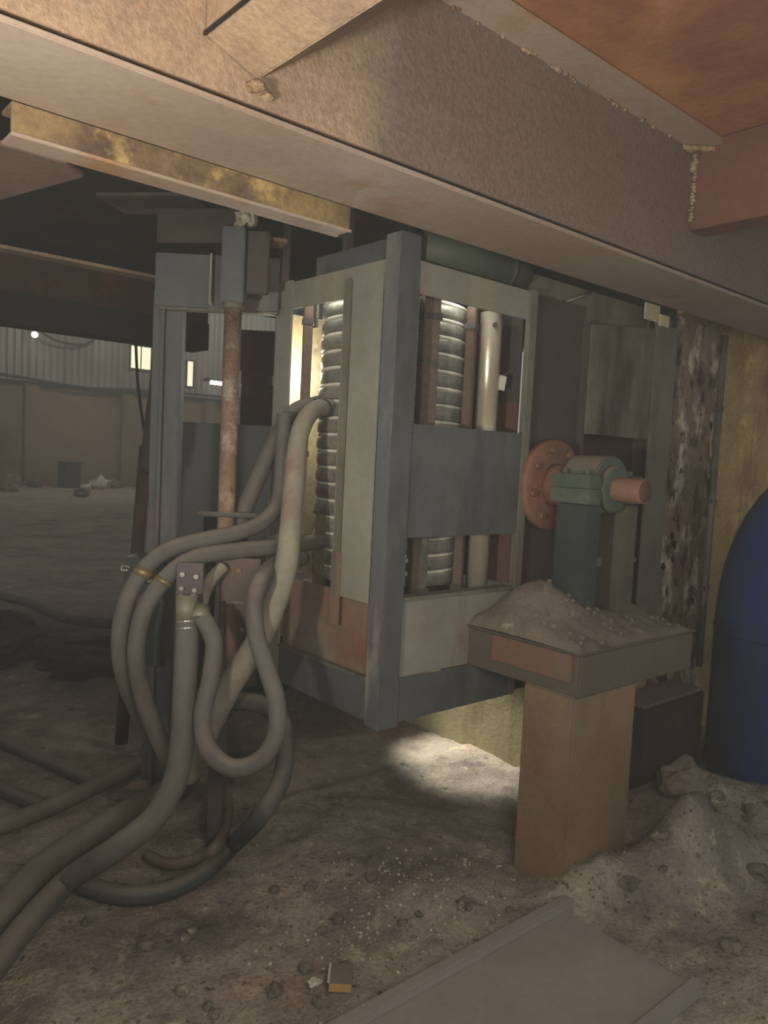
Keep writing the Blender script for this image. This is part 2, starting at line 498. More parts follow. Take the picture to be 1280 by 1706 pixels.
# far hall wall
wb = thing('wall_back', (9, 26, 0), '', '')
del wb['label'], wb['category']
wb['kind'] = 'structure'
part('lower_wall', MB().box(-6, 26, 26.0, 26.3, -0.2, 3.2), 'brickwall', wb)
for k in range(14):
    x0 = 3.0 + k * 1.1
    prof = []
    for r in range(5):
        a = x0 + r * 0.22
        prof += [(a, 26.0), (a + 0.06, 25.94), (a + 0.13, 25.94), (a + 0.19, 26.0)]
    prof = prof + [(x0 + 1.09, 26.0), (x0 + 1.09, 26.05), (x0, 26.05)]
    part('wall_sheet', MB().prism(prof, 'z', 3.25, 7.0), 'sheet', wb)
part('wall_sill', MB().box(-6, 26, 25.9, 26.0, 3.16, 3.26), 'cable', wb)
for k in range(5):
    part('pilaster', MB().box(4.2 + k * 3.1, 4.6 + k * 3.1, 25.85, 26.0, -0.1, 3.16), 'brickwall', wb, 0.02)

wn = thing('window_1', (11.0, 25.9, 4.0), '', '')
del wn['label'], wn['category']
wn['kind'] = 'structure'
part('pane', MB().box(10.66, 11.00, 25.88, 25.90, 4.03, 4.78), 'lit_window', wn)
part('pane', MB().box(11.03, 11.36, 25.88, 25.90, 4.03, 4.78), 'lit_window', wn)
part('window_frame', MB().box(10.6, 11.42, 25.86, 25.92, 3.97, 4.03).box(10.6, 11.42, 25.86, 25.92, 4.78, 4.84)
     .box(10.6, 10.66, 25.86, 25.92, 4.03, 4.78).box(11.36, 11.42, 25.86, 25.92, 4.03, 4.78).box(11.0, 11.03, 25.86, 25.92, 4.03, 4.78), 'cable', wn)
wn2 = thing('window_2', (12.8, 25.9, 3.6), '', '')
del wn2['label'], wn2['category']
wn2['kind'] = 'structure'
part('pane', MB().box(12.74, 12.96, 25.88, 25.90, 3.62, 4.50), 'lit_window', wn2)
part('window_frame', MB().box(12.69, 12.74, 25.86, 25.92, 3.57, 4.55).box(12.96, 13.01, 25.86, 25.92, 3.57, 4.55)
     .box(12.74, 12.96, 25.86, 25.92, 3.57, 3.62).box(12.74, 12.96, 25.86, 25.92, 4.50, 4.55), 'cable', wn2)

# right hand wall behind the tank
struct('wall_right', MB().box(3.90, 6.5, 2.02, 2.2, -0.2, 2.63), 'yellowwall')

# ================================================================ OVERHEAD STEEL
gd = thing('steel_girder', (2.0, 1.7, 2.136), 'long rusty tan girder with thick bottom flange running overhead across the picture', 'girder')
part('web', MB().box(-1.2, 6.3, 1.552, 1.567, 2.161, 2.605), 'girder_web', gd)
part('gap_shade', MB().box(-1.2, 6.3, 1.60, 1.61, 2.149, 2.20), 'black', gd)  # black strip standing in for the shade inside the gap
part('bottom_flange', MB().box(-1.2, 6.3, 1.545, 1.875, 2.136, 2.149), 'girder_under', gd, 0.003, label='pale dusty underside flange')
part('top_flange', MB().box(-1.2, 6.3, 1.447, 1.70, 2.605, 2.630), 'girder_under', gd, 0.004)
for k in range(13):
    x = 1.50 + k * 0.10 + rnd.uniform(-0.02, 0.02)
    mb = MB()
    n = rnd.choice((1, 2, 4, 5))
    for q in range(n):
        mb.lump((x + q * 0.013, 1.548 + rnd.uniform(-0.003, 0.003), 2.603 + rnd.uniform(-0.006, 0.002)), rnd.uniform(0.004, 0.010), k * 5 + q, 1)
    part('weld_bead', mb, 'weld', gd)
dent = MB()
dent.lump((0.905, 1.549, 2.196), 0.028, 3, 2, 0.5).lump((0.935, 1.548, 2.188), 0.016, 4, 2, 0.5)
part('weld_bead', dent, 'weld', gd)

cb = thing('box_beam', (0.95, 1.1, 2.21), 'tan box beam with folded underside meeting the girder at the top left', 'beam')
part('shell', MB().prism([(0.780, 2.262), (0.906, 2.214), (1.103, 2.364), (1.103, 2.628), (0.780, 2.628)], 'y', -0.1, 1.549), 'girder', cb, 0.004)
part('seam_strip', MB().box(0.775, 0.7795, -0.1, 1.549, 2.260, 2.268), 'black', cb)

cg = thing('cross_girder', (2.8, 1.0, 2.32), 'dull red cross girder butting into the long girder at top right', 'girder')
part('web', MB().box(2.795, 2.812, -0.1, 1.549, 2.322, 2.630), 'red_oxide', cg)
part('bottom_flange', MB().box(2.785, 2.90, -0.1, 1.545, 2.310, 2.322), 'red_oxide', cg, 0.003)
for k in range(7):
    mb = MB()
    for q in range(3):
        mb.lump((2.786 + rnd.uniform(-0.012, 0.006), 1.542, 2.345 + k * 0.037 + q * 0.012), rnd.uniform(0.007, 0.014) * (1.5 if k > 4 else 1), 60 + k * 3 + q, 1)
    part('weld_bead', mb, 'weld', cg)
mb = MB()
mb.prism([(2.70, 1.549), (2.80, 1.549), (2.80, 1.47)], 'z', 2.585, 2.60)
part('corner_gusset', mb, 'weld', cg)

ch = thing('channel_beam', (0.96, 1.9, 2.065), 'short channel with flaking yellow paint fixed under the long girder', 'beam')
part('web', MB().box(0.492, 1.430, 1.877, 1.885, 2.073, 2.1355), 'yellow', ch)
part('lower_flange', MB().box(0.492, 1.440, 1.877, 1.955, 2.064, 2.073), 'girder_under', ch, 0.002)
part('upper_flange', MB().box(0.492, 1.430, 1.885, 1.955, 2.127, 2.1355), 'yellow', ch)
part('end_lug', MB().box(1.430, 1.452, 1.880, 1.930, 2.060, 2.070), 'black', ch)
solo('gusset_plate', MB().prism([(0.25, 1.956), (0.635, 1.956), (0.70, 2.02), (0.60, 2.40), (0.25, 2.50)], 'z', 2.062, 2.074), 'gusset',
     'brown corner plate behind the left end of the yellow channel', 'plate', bevel=0.002)

rb = thing('deck_beam', (0.5, 4.2, 1.98), 'dark rusty beam with pale top edge in the gloom at far left', 'beam')
part('top_flange', MB().box(-2.5, 2.20, 4.12, 4.34, 2.318, 2.334), 'girder', rb)
part('web', MB().box(-2.5, 2.20, 4.22, 4.235, 2.135, 2.318), 'rustdark', rb)
part('lower_box', MB().box(-2.5, 2.20, 4.20, 4.40, 1.980, 2.135), 'black', rb, 0.004)

# small dark hanger plates around the top of the rusty pipe
hp = thing('hanger_bracket', (1.3, 2.6, 2.25), 'dark folded hanger bracket above the rusty pipe', 'bracket')
part('plate', MB().obox((1.21, 2.74, 2.275), (0.36, 0.20, 0.012), rad(-50)), 'darkbrown', hp)
part('plate', MB().obox((1.33, 2.62, 2.20), (0.34, 0.012, 0.12), rad(-50)), 'ceildark', hp)
part('plate', MB().obox((1.53, 2.53, 2.175), (0.16, 0.10, 0.012), rad(-20)), 'redpanel', hp)

# ================================================================ FURNACE FRAME (hung on the trunnion)
X0, Y0, XB, YB = 1.667, 1.908, 2.370, 2.637
ff = thing('furnace_frame', (2.02, 2.27, 0.50), 'grey steel cage around the coil with slate blue corner post', 'furnace')
cpo = part('corner_post', MB().prism(lprof(X0, Y0, 0.088, 0.075, 0.010), 'z', 0.485, 2.13), 'slate', ff, 0.003)
part('worn_face', MB().box(X0 - 0.0012, X0 + 0.002, Y0 + 0.004, Y0 + 0.0745, 0.488, 2.128), 'postface', cpo)
part('corner_post', MB().prism(lprof(X0, YB, 0.05, -0.107, 0.010), 'z', 0.500, 2.06), 'greygreen', ff, 0.003)
part('corner_post', MB().prism(lprof(XB, Y0, -0.040, 0.05, 0.010), 'z', 0.500, 2.06), 'olivegrey', ff, 0.002)
part('corner_post', MB().prism(lprof(XB, YB, -0.07, -0.07, 0.010), 'z', 0.500, 2.06), 'slate', ff, 0.003)
# left face
part('top_rail', MB().prism([(X0 + 0.004, 1.950), (X0 + 0.012, 1.950), (X0 + 0.012, 2.044), (X0 + 0.05, 2.044), (X0 + 0.05, 2.052), (X0 + 0.004, 2.052)], 'y', 1.983, 2.53), 'greygreen', ff, 0.002)
part('upper_rail', MB().box(X0 + 0.03, X0 + 0.042, 1.983, 2.42, 2.053, 2.128), 'slate', ff)
part('flat_bar', MB().box(X0 - 0.004, X0 + 0.004, 1.990, 2.150, 0.905, 2.005), 'greygreen', ff, 0.002)
part('ridge_strip', MB().box(X0 - 0.018, X0 + 0.004, 2.158, 2.176, 0.905, 2.010), 'olivegrey', ff, 0.003)
part('inner_upright', MB().box(X0 + 0.006, X0 + 0.016, 2.150, 2.212, 0.905, 1.953), 'greygreen', ff)
part('lower_panel', MB().box(X0 + 0.020, X0 + 0.028, 1.983, 2.53, 0.640, 0.920), 'redpanel', ff, 0.002)
part('lower_ledge', MB().box(X0 - 0.004, X0 + 0.05, 1.983, 2.53, 0.640, 0.652), 'olivegrey', ff, 0.002)
part('bottom_rail', MB().box(X0 + 0.002, X0 + 0.012, 1.983, 2.53, 0.500, 0.640), 'slate', ff, 0.002)
part('rust_angle', MB().prism(lprof(X0 - 0.012, 2.19, 0.03, -0.05, 0.005), 'z', 0.80, 1.06), 'redpanel', ff)
# right face
part('top_rail', MB().prism([(Y0 + 0.006, 1.945), (Y0 + 0.014, 1.945), (Y0 + 0.014, 2.044), (Y0 + 0.06, 2.044), (Y0 + 0.06, 2.053), (Y0 + 0.006, 2.053)], 'x', X0 + 0.088, XB - 0.04), 'greygreen', ff, 0.002)
part('middle_panel', MB().box(X0 + 0.088, XB - 0.04, Y0 + 0.006, Y0 + 0.014, 1.134, 1.518), 'slate', ff, 0.002)
part('lower_panel', MB().box(X0 + 0.088, XB - 0.04, Y0 + 0.016, Y0 + 0.024, 0.651, 0.930), 'greygreen', ff, 0.002)
part('panel_lip', MB().box(X0 + 0.088, XB - 0.04, Y0 + 0.004, Y0 + 0.06, 0.915, 0.930), 'olivegrey', ff, 0.002)
part('bottom_rail', MB().box(X0 + 0.088, XB, Y0 + 0.002, Y0 + 0.012, 0.500, 0.651), 'slate', ff, 0.002)
part('window_trim', MB().box(X0 + 0.088, X0 + 0.094, Y0 + 0.004, Y0 + 0.030, 1.518, 1.945), 'olivegrey', ff)
# rear and far sides
part('side_plate', MB().box(XB - 0.012, XB - 0.004, Y0 + 0.06, YB - 0.07, 0.93, 1.64), 'maroon', ff, label='maroon inner plate')
part('side_plate', MB().box(XB - 0.012, XB - 0.004, Y0 + 0.06, YB - 0.07, 1.64, 2.04), 'darkbrown', ff)
part('rear_rail', MB().box(X0 + 0.05, XB - 0.07, YB - 0.012, YB - 0.004, 1.95, 2.05), 'slate', ff)
part('rear_rail', MB().box(X0 + 0.05, XB - 0.07, YB - 0.012, YB - 0.004, 0.50, 0.651), 'slate', ff)
part('side_rail', MB().box(XB - 0.012, XB - 0.004, Y0 + 0.05, YB - 0.07, 0.50, 0.651), 'slate', ff)
part('tray', MB().box(X0 + 0.03, XB - 0.014, Y0 + 0.026, YB - 0.014, 0.872, 0.886), 'olivegrey', ff)
part('hanging_tab', MB().box(1.742, 1.752, 2.465, 2.535, 1.885, 1.99), 'olivegrey', ff, 0.003)
for z in (1.03, 1.075):
    part('bolt', MB().cyl((1.775, Y0 + 0.03, z - 0.02), (1.775, Y0 + 0.018, z - 0.02), 0.008, seg=6), 'zinc', ff)

# induction coil inside the cage: each turn its own ring
CX, CY, CR = 2.005, 2.310, 0.268
ic = thing('induction_coil', (CX, CY, 0.886), 'stack of pale varnished coil turns inside the steel cage', 'coil')


def ring(z, cr, hw, hh, ex=0.6):
    mb = MB()
    seg, prof = 48, []
    for k in range(10):
        a = 2 * math.pi * k / 10
        c, s = math.cos(a), math.sin(a)
        prof.append((math.copysign(abs(c) ** ex, c) * hw, math.copysign(abs(s) ** ex, s) * hh))
    vs, fs = [], []
    for i in range(seg):
        a = 2 * math.pi * i / seg
        for (pr, pz) in prof:
            vs.append((CX + (cr + pr) * math.cos(a), CY + (cr + pr) * math.sin(a), z + pz))
    for i in range(seg):
        for k in range(10):
            i2, k2 = (i + 1) % seg, (k + 1) % 10
            fs.append((i * 10 + k, i2 * 10 + k, i2 * 10 + k2, i * 10 + k2))
    return mb.add(vs, fs, True)


for k in range(17):
    part('coil_turn', ring(0.955 + 0.0615 * k, CR + rnd.uniform(-0.003, 0.003), 0.017, 0.0235, 0.45), 'coil', ic)
    part('light_line', ring(0.955 + 0.0615 * k + 0.03075, CR, 0.0145, 0.0068, 0.7), 'light_line', ic)  # added ring that paints a bright line of light between turns
part('lining', MB().lathe([(0, 0.246), (1.10, 0.246)], (CX, CY, 0.888), (CX, CY, 2.0), 40), 'yoke', ic)

for (nm, lab, cx, cy, w, d, rz, m_) in (
        ('coil_yoke', 'grimy brown laminated yoke just right of the slate corner post', 1.898, 2.002, 0.062, 0.045, -18, 'yoke'),
        ('coil_yoke', 'slim brown yoke bar between coil and bright column in upper opening', 2.118, 2.008, 0.030, 0.035, 22, 'brownbar'),
        ('coil_yoke', 'brown yoke standing left of the coil behind the hoses', 1.705, 2.470, 0.040, 0.035, 60, 'brownbar')):
    t = thing(nm, (cx, cy, 0.886), lab, 'yoke', 'yokes around the coil')
    stk = part('stack', MB().obox((cx, cy, 1.43), (w, d, 1.085), rad(rz)), m_, t, 0.003)
    for z in (0.93, 1.40, 1.90):
        part('clamp', MB().obox((cx, cy, z), (w + 0.010, d + 0.008, 0.022), rad(rz)), 'darkbrown', stk)
t = thing('bright_column', (2.225, 2.010, 0.886), 'shiny pale metal column seen in the right hand openings', 'column')
col_ = part('tube', MB().cyl((2.225, 2.010, 0.887), (2.225, 2.010, 1.965), 0.042, seg=32), 'bright', t)
part('bolt', MB().cyl((2.205, 1.976, 1.915), (2.197, 1.962, 1.915), 0.009, seg=6), 'darkbrown', col_)
t = thing('paper_tag', (2.262, 1.972, 1.70), 'small pale tag hanging beside the bright column', 'tag')
part('card', MB().obox((2.262, 1.972, 1.705), (0.032, 0.002, 0.055), rad(-15), rad(8)), 'white', t)
part('wire', MB().tube([(2.264, 1.973, 1.73), (2.30, 1.975, 1.75), (2.345, 1.98, 1.775)], 0.002, 6, 3), 'zinc', t)
t = thing('base_stub', (1.745, 2.37, 0.886), 'short yellowish brown stub below the coil behind the pale hose', 'stub')
part('body', MB().obox((1.735, 2.355, 1.035), (0.05, 0.05, 0.295), rad(10)), 'brass', t, 0.004)
part('cap', MB().obox((1.735, 2.355, 1.185), (0.06, 0.06, 0.012), rad(10)), 'brownbar', t)

# heat board behind the cage
hb = thing('heat_board', (1.9, 2.95, 0), 'bright lit board behind the cage seen through the left slot', 'board')
part('board', MB().box(1.865, 2.32, 2.94, 2.955, 0.55, 2.02), 'beige', hb, 0.002)
part('hanger', MB().box(1.89, 1.93, 2.956, 2.99, 1.5, 2.632), 'darkbrown', hb)
part('hanger', MB().box(2.24, 2.28, 2.956, 2.99, 1.5, 2.632), 'darkbrown', hb)

# slag crumbs on the tray
mb = MB()
for k in range(160):
    a, b = rnd.uniform(1.70, 1.78), rnd.uniform(2.16, 2.58)
    if k % 3 == 0:
        a, b = rnd.uniform(1.78, 2.34), rnd.uniform(1.94, 1.99)
    mb.lump((a, b, 0.890 + rnd.uniform(0, 0.012)), rnd.uniform(0.006, 0.016), k, 1, 0.8)
solo('slag_crumbs', mb, 'rag', 'pale slag crumbs scattered on the tray inside the cage', 'slag', kind='stuff')

# ================================================================ SIDE FRAME by the bearing
sf = thing('side_frame', (2.9, 2.0, 0.5), 'dark side frame with stained plate behind the bearing', 'frame')
part('recessed_web', MB().box(2.371, 2.725, 1.945, 1.955, 0.500, 2.06), 'darkbrown', sf)
part('stained_plate', MB().prism([(2.72, 1.540), (3.20, 1.540), (3.20, 2.035), (2.72, 1.985)], 'y', 1.900, 1.912), 'stained', sf, 0.002)
part('recess_back', MB().box(2.725, 3.385, 2.08, 2.09, 0.500, 2.05), 'darkbrown', sf)
part('recess_side', MB().box(2.715, 2.725, 1.912, 2.08, 0.500, 2.0), 'darkbrown', sf)
part('recess_end', MB().box(3.365, 3.372, 1.91, 2.08, 0.500, 2.05), 'darkbrown', sf)
part('outer_post', MB().prism(lprof(3.385, 1.895, -0.185, 0.12, 0.012), 'z', 0.500, 2.06), 'olivegrey', sf, 0.003)
part('head_plate', MB().box(2.371, 3.19, 1.958, 1.968, 2.0, 2.135), 'olivegrey', sf)
part('shelf', MB().box(2.725, 3.20, 1.915, 2.08, 0.98, 1.0), 'olivegrey', sf)
part('brace_rod', MB().cyl((2.582, 1.935, 2.060), (2.765, 1.935, 2.132), 0.006, seg=10), 'zinc', sf)
struct('trim_1', MB().box(2.83, 3.395, 1.93, 3.5, -0.1, 0.499), 'plinth', bevel=0.006)

t = thing('cream_bracket', (3.16, 1.85, 2.06), 'small cream coloured bracket tucked under the girder at right', 'bracket')
part('block', MB().box(3.08, 3.20, 1.886, 1.894, 2.062, 2.135), 'cream', t, 0.002)
part('foot', MB().box(3.20, 3.275, 1.880, 1.894, 2.050, 2.10), 'cream', t, 0.002)

dk = thing('green_duct', (2.1, 2.0, 2.06), 'dark green pipe with rounded end lying on the cage top rail', 'pipe')
part('pipe', MB().lathe([(0, 0.068), (0.46, 0.070), (0.52, 0.064), (0.555, 0.048), (0.572, 0.02)], (1.80, 1.975, 2.122), (2.36, 1.975, 2.122), 28), 'duct', dk)
part('end_collar', MB().lathe([(0, 0.073), (0.02, 0.073)], (2.225, 1.975, 2.122), (2.36, 1.975, 2.122), 28), 'duct', dk)

# ================================================================ TRUNNION, BEARING, PEDESTAL
AX, AZ = 2.51, 1.325
tf = thing('trunnion_flange', (AX, 1.90, AZ - 0.18), 'round red flange disc bolted to the dark side frame', 'flange')
dsc = part('disc', MB().lathe([(0, 0.172), (0.004, 0.18), (0.036, 0.18), (0.042, 0.174)], (AX, 1.925, AZ), (AX, 1.5, AZ), 56), 'flange', tf)
part('hub', MB().lathe([(0, 0.085), (0.05, 0.078)], (AX, 1.884, AZ), (AX, 1.5, AZ), 36), 'flange', tf)
for k in range(8):
    a = 2 * math.pi * (k + 0.3) / 8
    x, z = AX + 0.142 * math.cos(a), AZ + 0.142 * math.sin(a)
    part('bolt', MB().cyl((x, 1.886, z), (x, 1.868, z), 0.014, seg=6), 'flange', dsc)
part('backing', MB().cyl((AX, 1.9449, AZ), (AX, 1.925, AZ), 0.12, seg=30), 'darkbrown', tf)

sh = thing('trunnion_shaft', (AX, 1.6, AZ - 0.046), 'stub of rusty shaft sticking out of the green bearing', 'shaft')
part('shaft_body', MB().lathe([(0, 0.045), (0.34, 0.045), (0.345, 0.042)], (AX, 1.833, AZ), (AX, 1.4, AZ), 36), 'shaft', sh)
part('end_face', MB().lathe([(0, 0.040), (0.003, 0.038)], (AX, 1.4882, AZ), (AX, 1.4, AZ), 36), 'maroon', sh)

bb = thing('bearing_block', (AX, 1.69, 0.80), 'green pillow block bearing with dusty domed cap on dark legs', 'bearing')


def arch(rx, z0, n=18):
    p = [(AX - rx, z0)]
    for k in range(n + 1):
        a = math.pi - math.pi * k / n
        p.append((AX + rx * math.cos(a), AZ + rx * math.sin(a)))
    p.append((AX + rx, z0))
    return p


part('housing', MB().prism(arch(0.122, 1.235), 'y', 1.625, 1.775), 'green', bb, 0.006)
part('end_ring', MB().lathe([(0, 0.088), (0.016, 0.088), (0.022, 0.078)], (AX, 1.624, AZ), (AX, 1.4, AZ), 36), 'green', bb, label='pale green seal ring')
for s in (-1, 1):
    xa, xb = sorted((AX + s * 0.10, AX + s * 0.172))
    lug = part('upper_lug', MB().box(xa, xb, 1.600, 1.775, AZ + 0.001, AZ + 0.050), 'green', bb, 0.004)
    part('lower_lug', MB().box(xa, xb, 1.600, 1.775, AZ - 0.054, AZ - 0.001), 'green', bb, 0.004)
    xc = AX + s * 0.138
    for y in (1.64, 1.735):
        part('bolt', MB().cyl((xc, y, AZ + 0.0495), (xc, y, AZ + 0.068), 0.012, seg=6), 'green', lug)
    xa, xb = sorted((AX + s * 0.085, AX + s * 0.160))
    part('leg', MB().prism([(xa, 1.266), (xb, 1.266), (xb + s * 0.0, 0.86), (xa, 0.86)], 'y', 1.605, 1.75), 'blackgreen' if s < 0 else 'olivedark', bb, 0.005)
part('rear_web', MB().box(AX - 0.084, AX + 0.16, 1.751, 1.770, 0.86, 1.234), 'olivedark', bb)
part('cross_rib', MB().box(AX - 0.084, AX + 0.084, 1.70, 1.75, 1.02, 1.06), 'olivegrey', bb, 0.004)
part('foot', MB().box(AX - 0.24, AX + 0.24, 1.585, 1.80, 0.8015, 0.86), 'green', bb, 0.005)

pd = thing('bearing_pedestal', (2.3, 1.6, 0.0), 'rusty orange steel pedestal carrying the green bearing', 'pedestal')
part('column', MB().box(2.105, 2.475, 1.445, 1.655, -0.08, 0.652), 'pedestal', pd, 0.006)
part('top_beam', MB().box(2.103, 2.830, 1.430, 1.93, 0.652, 0.795), 'pedgrey', pd, 0.006)
part('end_plate', MB().box(2.090, 2.102, 1.455, 1.80, 0.70, 0.792), 'pedred', pd, 0.003, label='flaking red end plate')
part('top_plate', MB().box(2.090, 2.835, 1.425, 1.935, 0.796, 0.8005), 'pedgrey', pd)
part('rear_leg', MB().box(2.50, 2.80, 1.72, 1.90, -0.08, 0.651), 'pedestal', pd, 0.005)

hpm = MB()
hx = [2.095 + i * 0.0125 for i in range(60)]
hy = [1.43 + i * 0.0125 for i in range(41)]


def heap(x, y):
    e = min(1.0, (x - 2.09) / 0.03, (2.84 - x) / 0.03, (y - 1.425) / 0.03, (1.935 - y) / 0.01)
    e = max(0.0, e)
    h = 0.165 * g(x, y, 2.29, 1.77, 0.15, 0.15) + 0.15 * g(x, y, 2.71, 1.77, 0.09, 0.12) + 0.05 * g(x, y, 2.45, 1.60, 0.3, 0.12) + 0.012
    return 0.799 + e * max(0.002, h + 0.010 * fbm(x, y, 9, 1.0, 3) + 0.006 * fbm(x, y, 40, 3.0, 2))


hpm.v = [(x, y, heap(x, y)) for x in hx for y in hy]
hn = len(hy)
hpm.f = [(i * hn + j, (i + 1) * hn + j, (i + 1) * hn + j + 1, i * hn + j + 1) for i in range(len(hx) - 1) for j in range(hn - 1)]
hpm.s = [True] * len(hpm.f)
for k in range(70):
    x, y = rnd.uniform(2.12, 2.80), rnd.uniform(1.45, 1.80)
    hpm.lump((x, y, heap(x, y) + 0.002), rnd.uniform(0.004, 0.013), 200 + k, 1, 0.8)
solo('dust_heap', hpm, 'dustheap', 'heap of grey dust and grit lying on the pedestal top', 'dust', kind='stuff')

# ================================================================ LEFT: post, pipe, header
HR = rad(-40.8)
lp = thing('support_post', (1.38, 2.93, 0), 'slate steel post with pale vertical edge at the left of the cage', 'post')
part('shaft', MB().obox((1.375, 2.925, 1.05), (0.085, 0.06, 2.16), HR), 'slate', lp, 0.004)
part('edge_strip', MB().obox((1.342, 2.925, 1.02), (0.010, 0.075, 2.0), HR), 'slate', lp, 0.002)
part('side_flange', MB().obox((1.34, 2.975, 1.02), (0.05, 0.008, 2.0), HR), 'slate', lp)
hd = thing('header_plate', (1.53, 2.86, 1.96), 'grey header plate bridging the support post and the cage', 'plate')
part('plate', MB().obox((1.458, 2.733, 2.040), (0.475, 0.012, 0.200), HR), 'slate', hd, 0.003)
part('lower_flange', MB().obox((1.488, 2.763, 1.937), (0.46, 0.05, 0.008), HR), 'olivegrey', hd)
part('stiffener', MB().obox((1.428, 2.721, 2.04), (0.008, 0.045, 0.19), HR), 'greygreen', hd)
part('eye', MB().lathe([(0, 0.022), (0.012, 0.022)], (1.566, 2.622, 2.0), (1.538, 2.593, 2.0), 20), 'slate', hd)

pp = thing('rusty_pipe', (1.41, 2.52, 0), 'rough rusty upright pipe with square sleeve at its top', 'pipe')
part('pipe', MB().cyl((1.409, 2.515, 0.0), (1.409, 2.515, 1.93), 0.031, seg=24), 'rustpipe', pp)
part('sleeve', MB().obox((1.409, 2.515, 2.055), (0.082, 0.075, 0.265), HR), 'slate', pp, 0.004)
part('sleeve_side', MB().obox((1.478, 2.475, 2.075), (0.085, 0.03, 0.22), HR), 'darkbrown', pp, 0.004)
part('collar', MB().cyl((1.409, 2.515, 1.905), (1.409, 2.515, 1.93), 0.038, seg=24), 'olivegrey', pp)
part('cross_bar', MB().cyl((1.318, 2.560, 1.165), (1.50, 2.40, 1.168), 0.010, seg=12), 'hose_grey', pp)
rg = MB()
for k in range(7):
    rg.lump((1.432 + rnd.uniform(-0.03, 0.03), 2.51 + rnd.uniform(-0.02, 0.02), 2.205 + rnd.uniform(-0.02, 0.03)), rnd.uniform(0.014, 0.028), 300 + k, 2, 1.1, 0.8)
solo('foam_lump', rg, 'rag', 'ragged pale lump of filler on top of the rusty pipe', 'filler')

ln = thing('leaning_pole', (1.49, 3.45, 0), 'dark brown pole wrapped in rags leaning beside the support post', 'pole')
part('pole', MB().cyl((1.43, 3.47, 0.0), (1.50, 3.44, 1.40), 0.030, seg=16), 'rustdark', ln)
part('wrap', MB().tube([(1.505, 3.435, 1.28), (1.53, 3.43, 1.5), (1.545, 3.43, 1.68), (1.56, 3.44, 1.95)], lambda t: 0.045 - 0.02 * abs(t - 0.4), 12, 6), 'ceildark', ln)

# ---------------------------------------------------------------- terminal, bracket
tp = thing('terminal_plate', (1.16, 2.27, 0.85), 'plum coloured terminal plate with shiny bolts where hoses meet', 'terminal')
tpl = part('plate', MB().obox((1.140, 2.250, 0.955), (0.085, 0.012, 0.165), HR), 'plum', tp, 0.002)
for (a, b) in ((-0.022, 0.045), (0.022, 0.040), (-0.024, 0.0), (0.018, -0.004), (0.010, -0.042)):
    c = Vector((1.140 + a * 0.757, 2.250 - a * 0.653, 0.955 + b))
    f = Vector((-0.653, -0.757, 0))
    part('bolt', MB().cyl(c + f * 0.005, c + f * 0.017, 0.0085, seg=6), 'zinc', tpl)
part('socket', MB().cyl((1.105, 2.200, 0.945), (1.102, 2.190, 0.855), 0.034, seg=20), 'ferrule', tp)
part('socket', MB().cyl((1.140, 2.170, 0.905), (1.122, 2.145, 0.872), 0.028, seg=20), 'ferrule', tp)
part('arm', MB().obox((1.20, 2.33, 0.985), (0.06, 0.20, 0.03), HR), 'plum', tp, 0.002)
part('clamp_band', MB().cyl((1.0995, 2.181, 0.868), (1.0985, 2.178, 0.858), 0.0365, seg=20), 'zinc', tp)
part('clamp_band', MB().cyl((1.0975, 2.176, 0.848), (1.0965, 2.173, 0.838), 0.0365, seg=20), 'zinc', tp)

jb = thing('junction_box', (1.2, 2.66, 0.6), 'dark glossy box behind the two arching hoses', 'box')
part('body', MB().obox((1.205, 2.70, 0.80), (0.15, 0.14, 0.40), HR), 'blackgreen', jb, 0.005)
part('arm', MB().obox((1.30, 2.81, 0.80), (0.04, 0.16, 0.04), HR), 'darkbrown', jb)
part('lip', MB().obox((1.155, 2.64, 0.855), (0.14, 0.02, 0.022), HR), 'slate', jb, 0.002)
part('knob', MB().cyl((1.185, 2.645, 0.92), (1.175, 2.632, 0.92), 0.008, seg=12), 'zinc', jb)

bk = thing('bus_bracket', (1.36, 2.28, 0.4), 'brown bolted bracket plate behind the pale hose', 'bracket')
upl = part('upper_plate', MB().obox((1.352, 2.300, 0.960), (0.135, 0.010, 0.150), HR), 'brownplate', bk, 0.002)
lpl = part('lower_plate', MB().obox((1.362, 2.293, 0.735), (0.110, 0.010, 0.285), HR), 'brownplate', bk, 0.002)
part('edge_flange', MB().obox((1.296, 2.345, 0.72), (0.012, 0.05, 0.66), HR), 'slate', bk, 0.002)
part('cross_strip', MB().obox((1.358, 2.290, 0.882), (0.110, 0.012, 0.010), HR), 'olivegrey', bk)
part('stem', MB().obox((1.32, 2.36, 0.29), (0.05, 0.04, 0.62), HR), 'darkbrown', bk, 0.003)
for (a, b) in ((-0.045, 0.035), (-0.005, 0.035)):
    c = Vector((1.352 + a * 0.757, 2.300 - a * 0.653, 0.960 + b))
    f = Vector((-0.653, -0.757, 0))
    part('bolt', MB().cyl(c + f * 0.004, c + f * 0.014, 0.010, seg=6), 'redpanel', upl)
c = Vector((1.362 + 0.005 * 0.757, 2.293, 0.790))
part('bolt', MB().cyl(c + Vector((-0.653, -0.757, 0)) * 0.004, c + Vector((-0.653, -0.757, 0)) * 0.018, 0.009, seg=6), 'zinc', lpl)

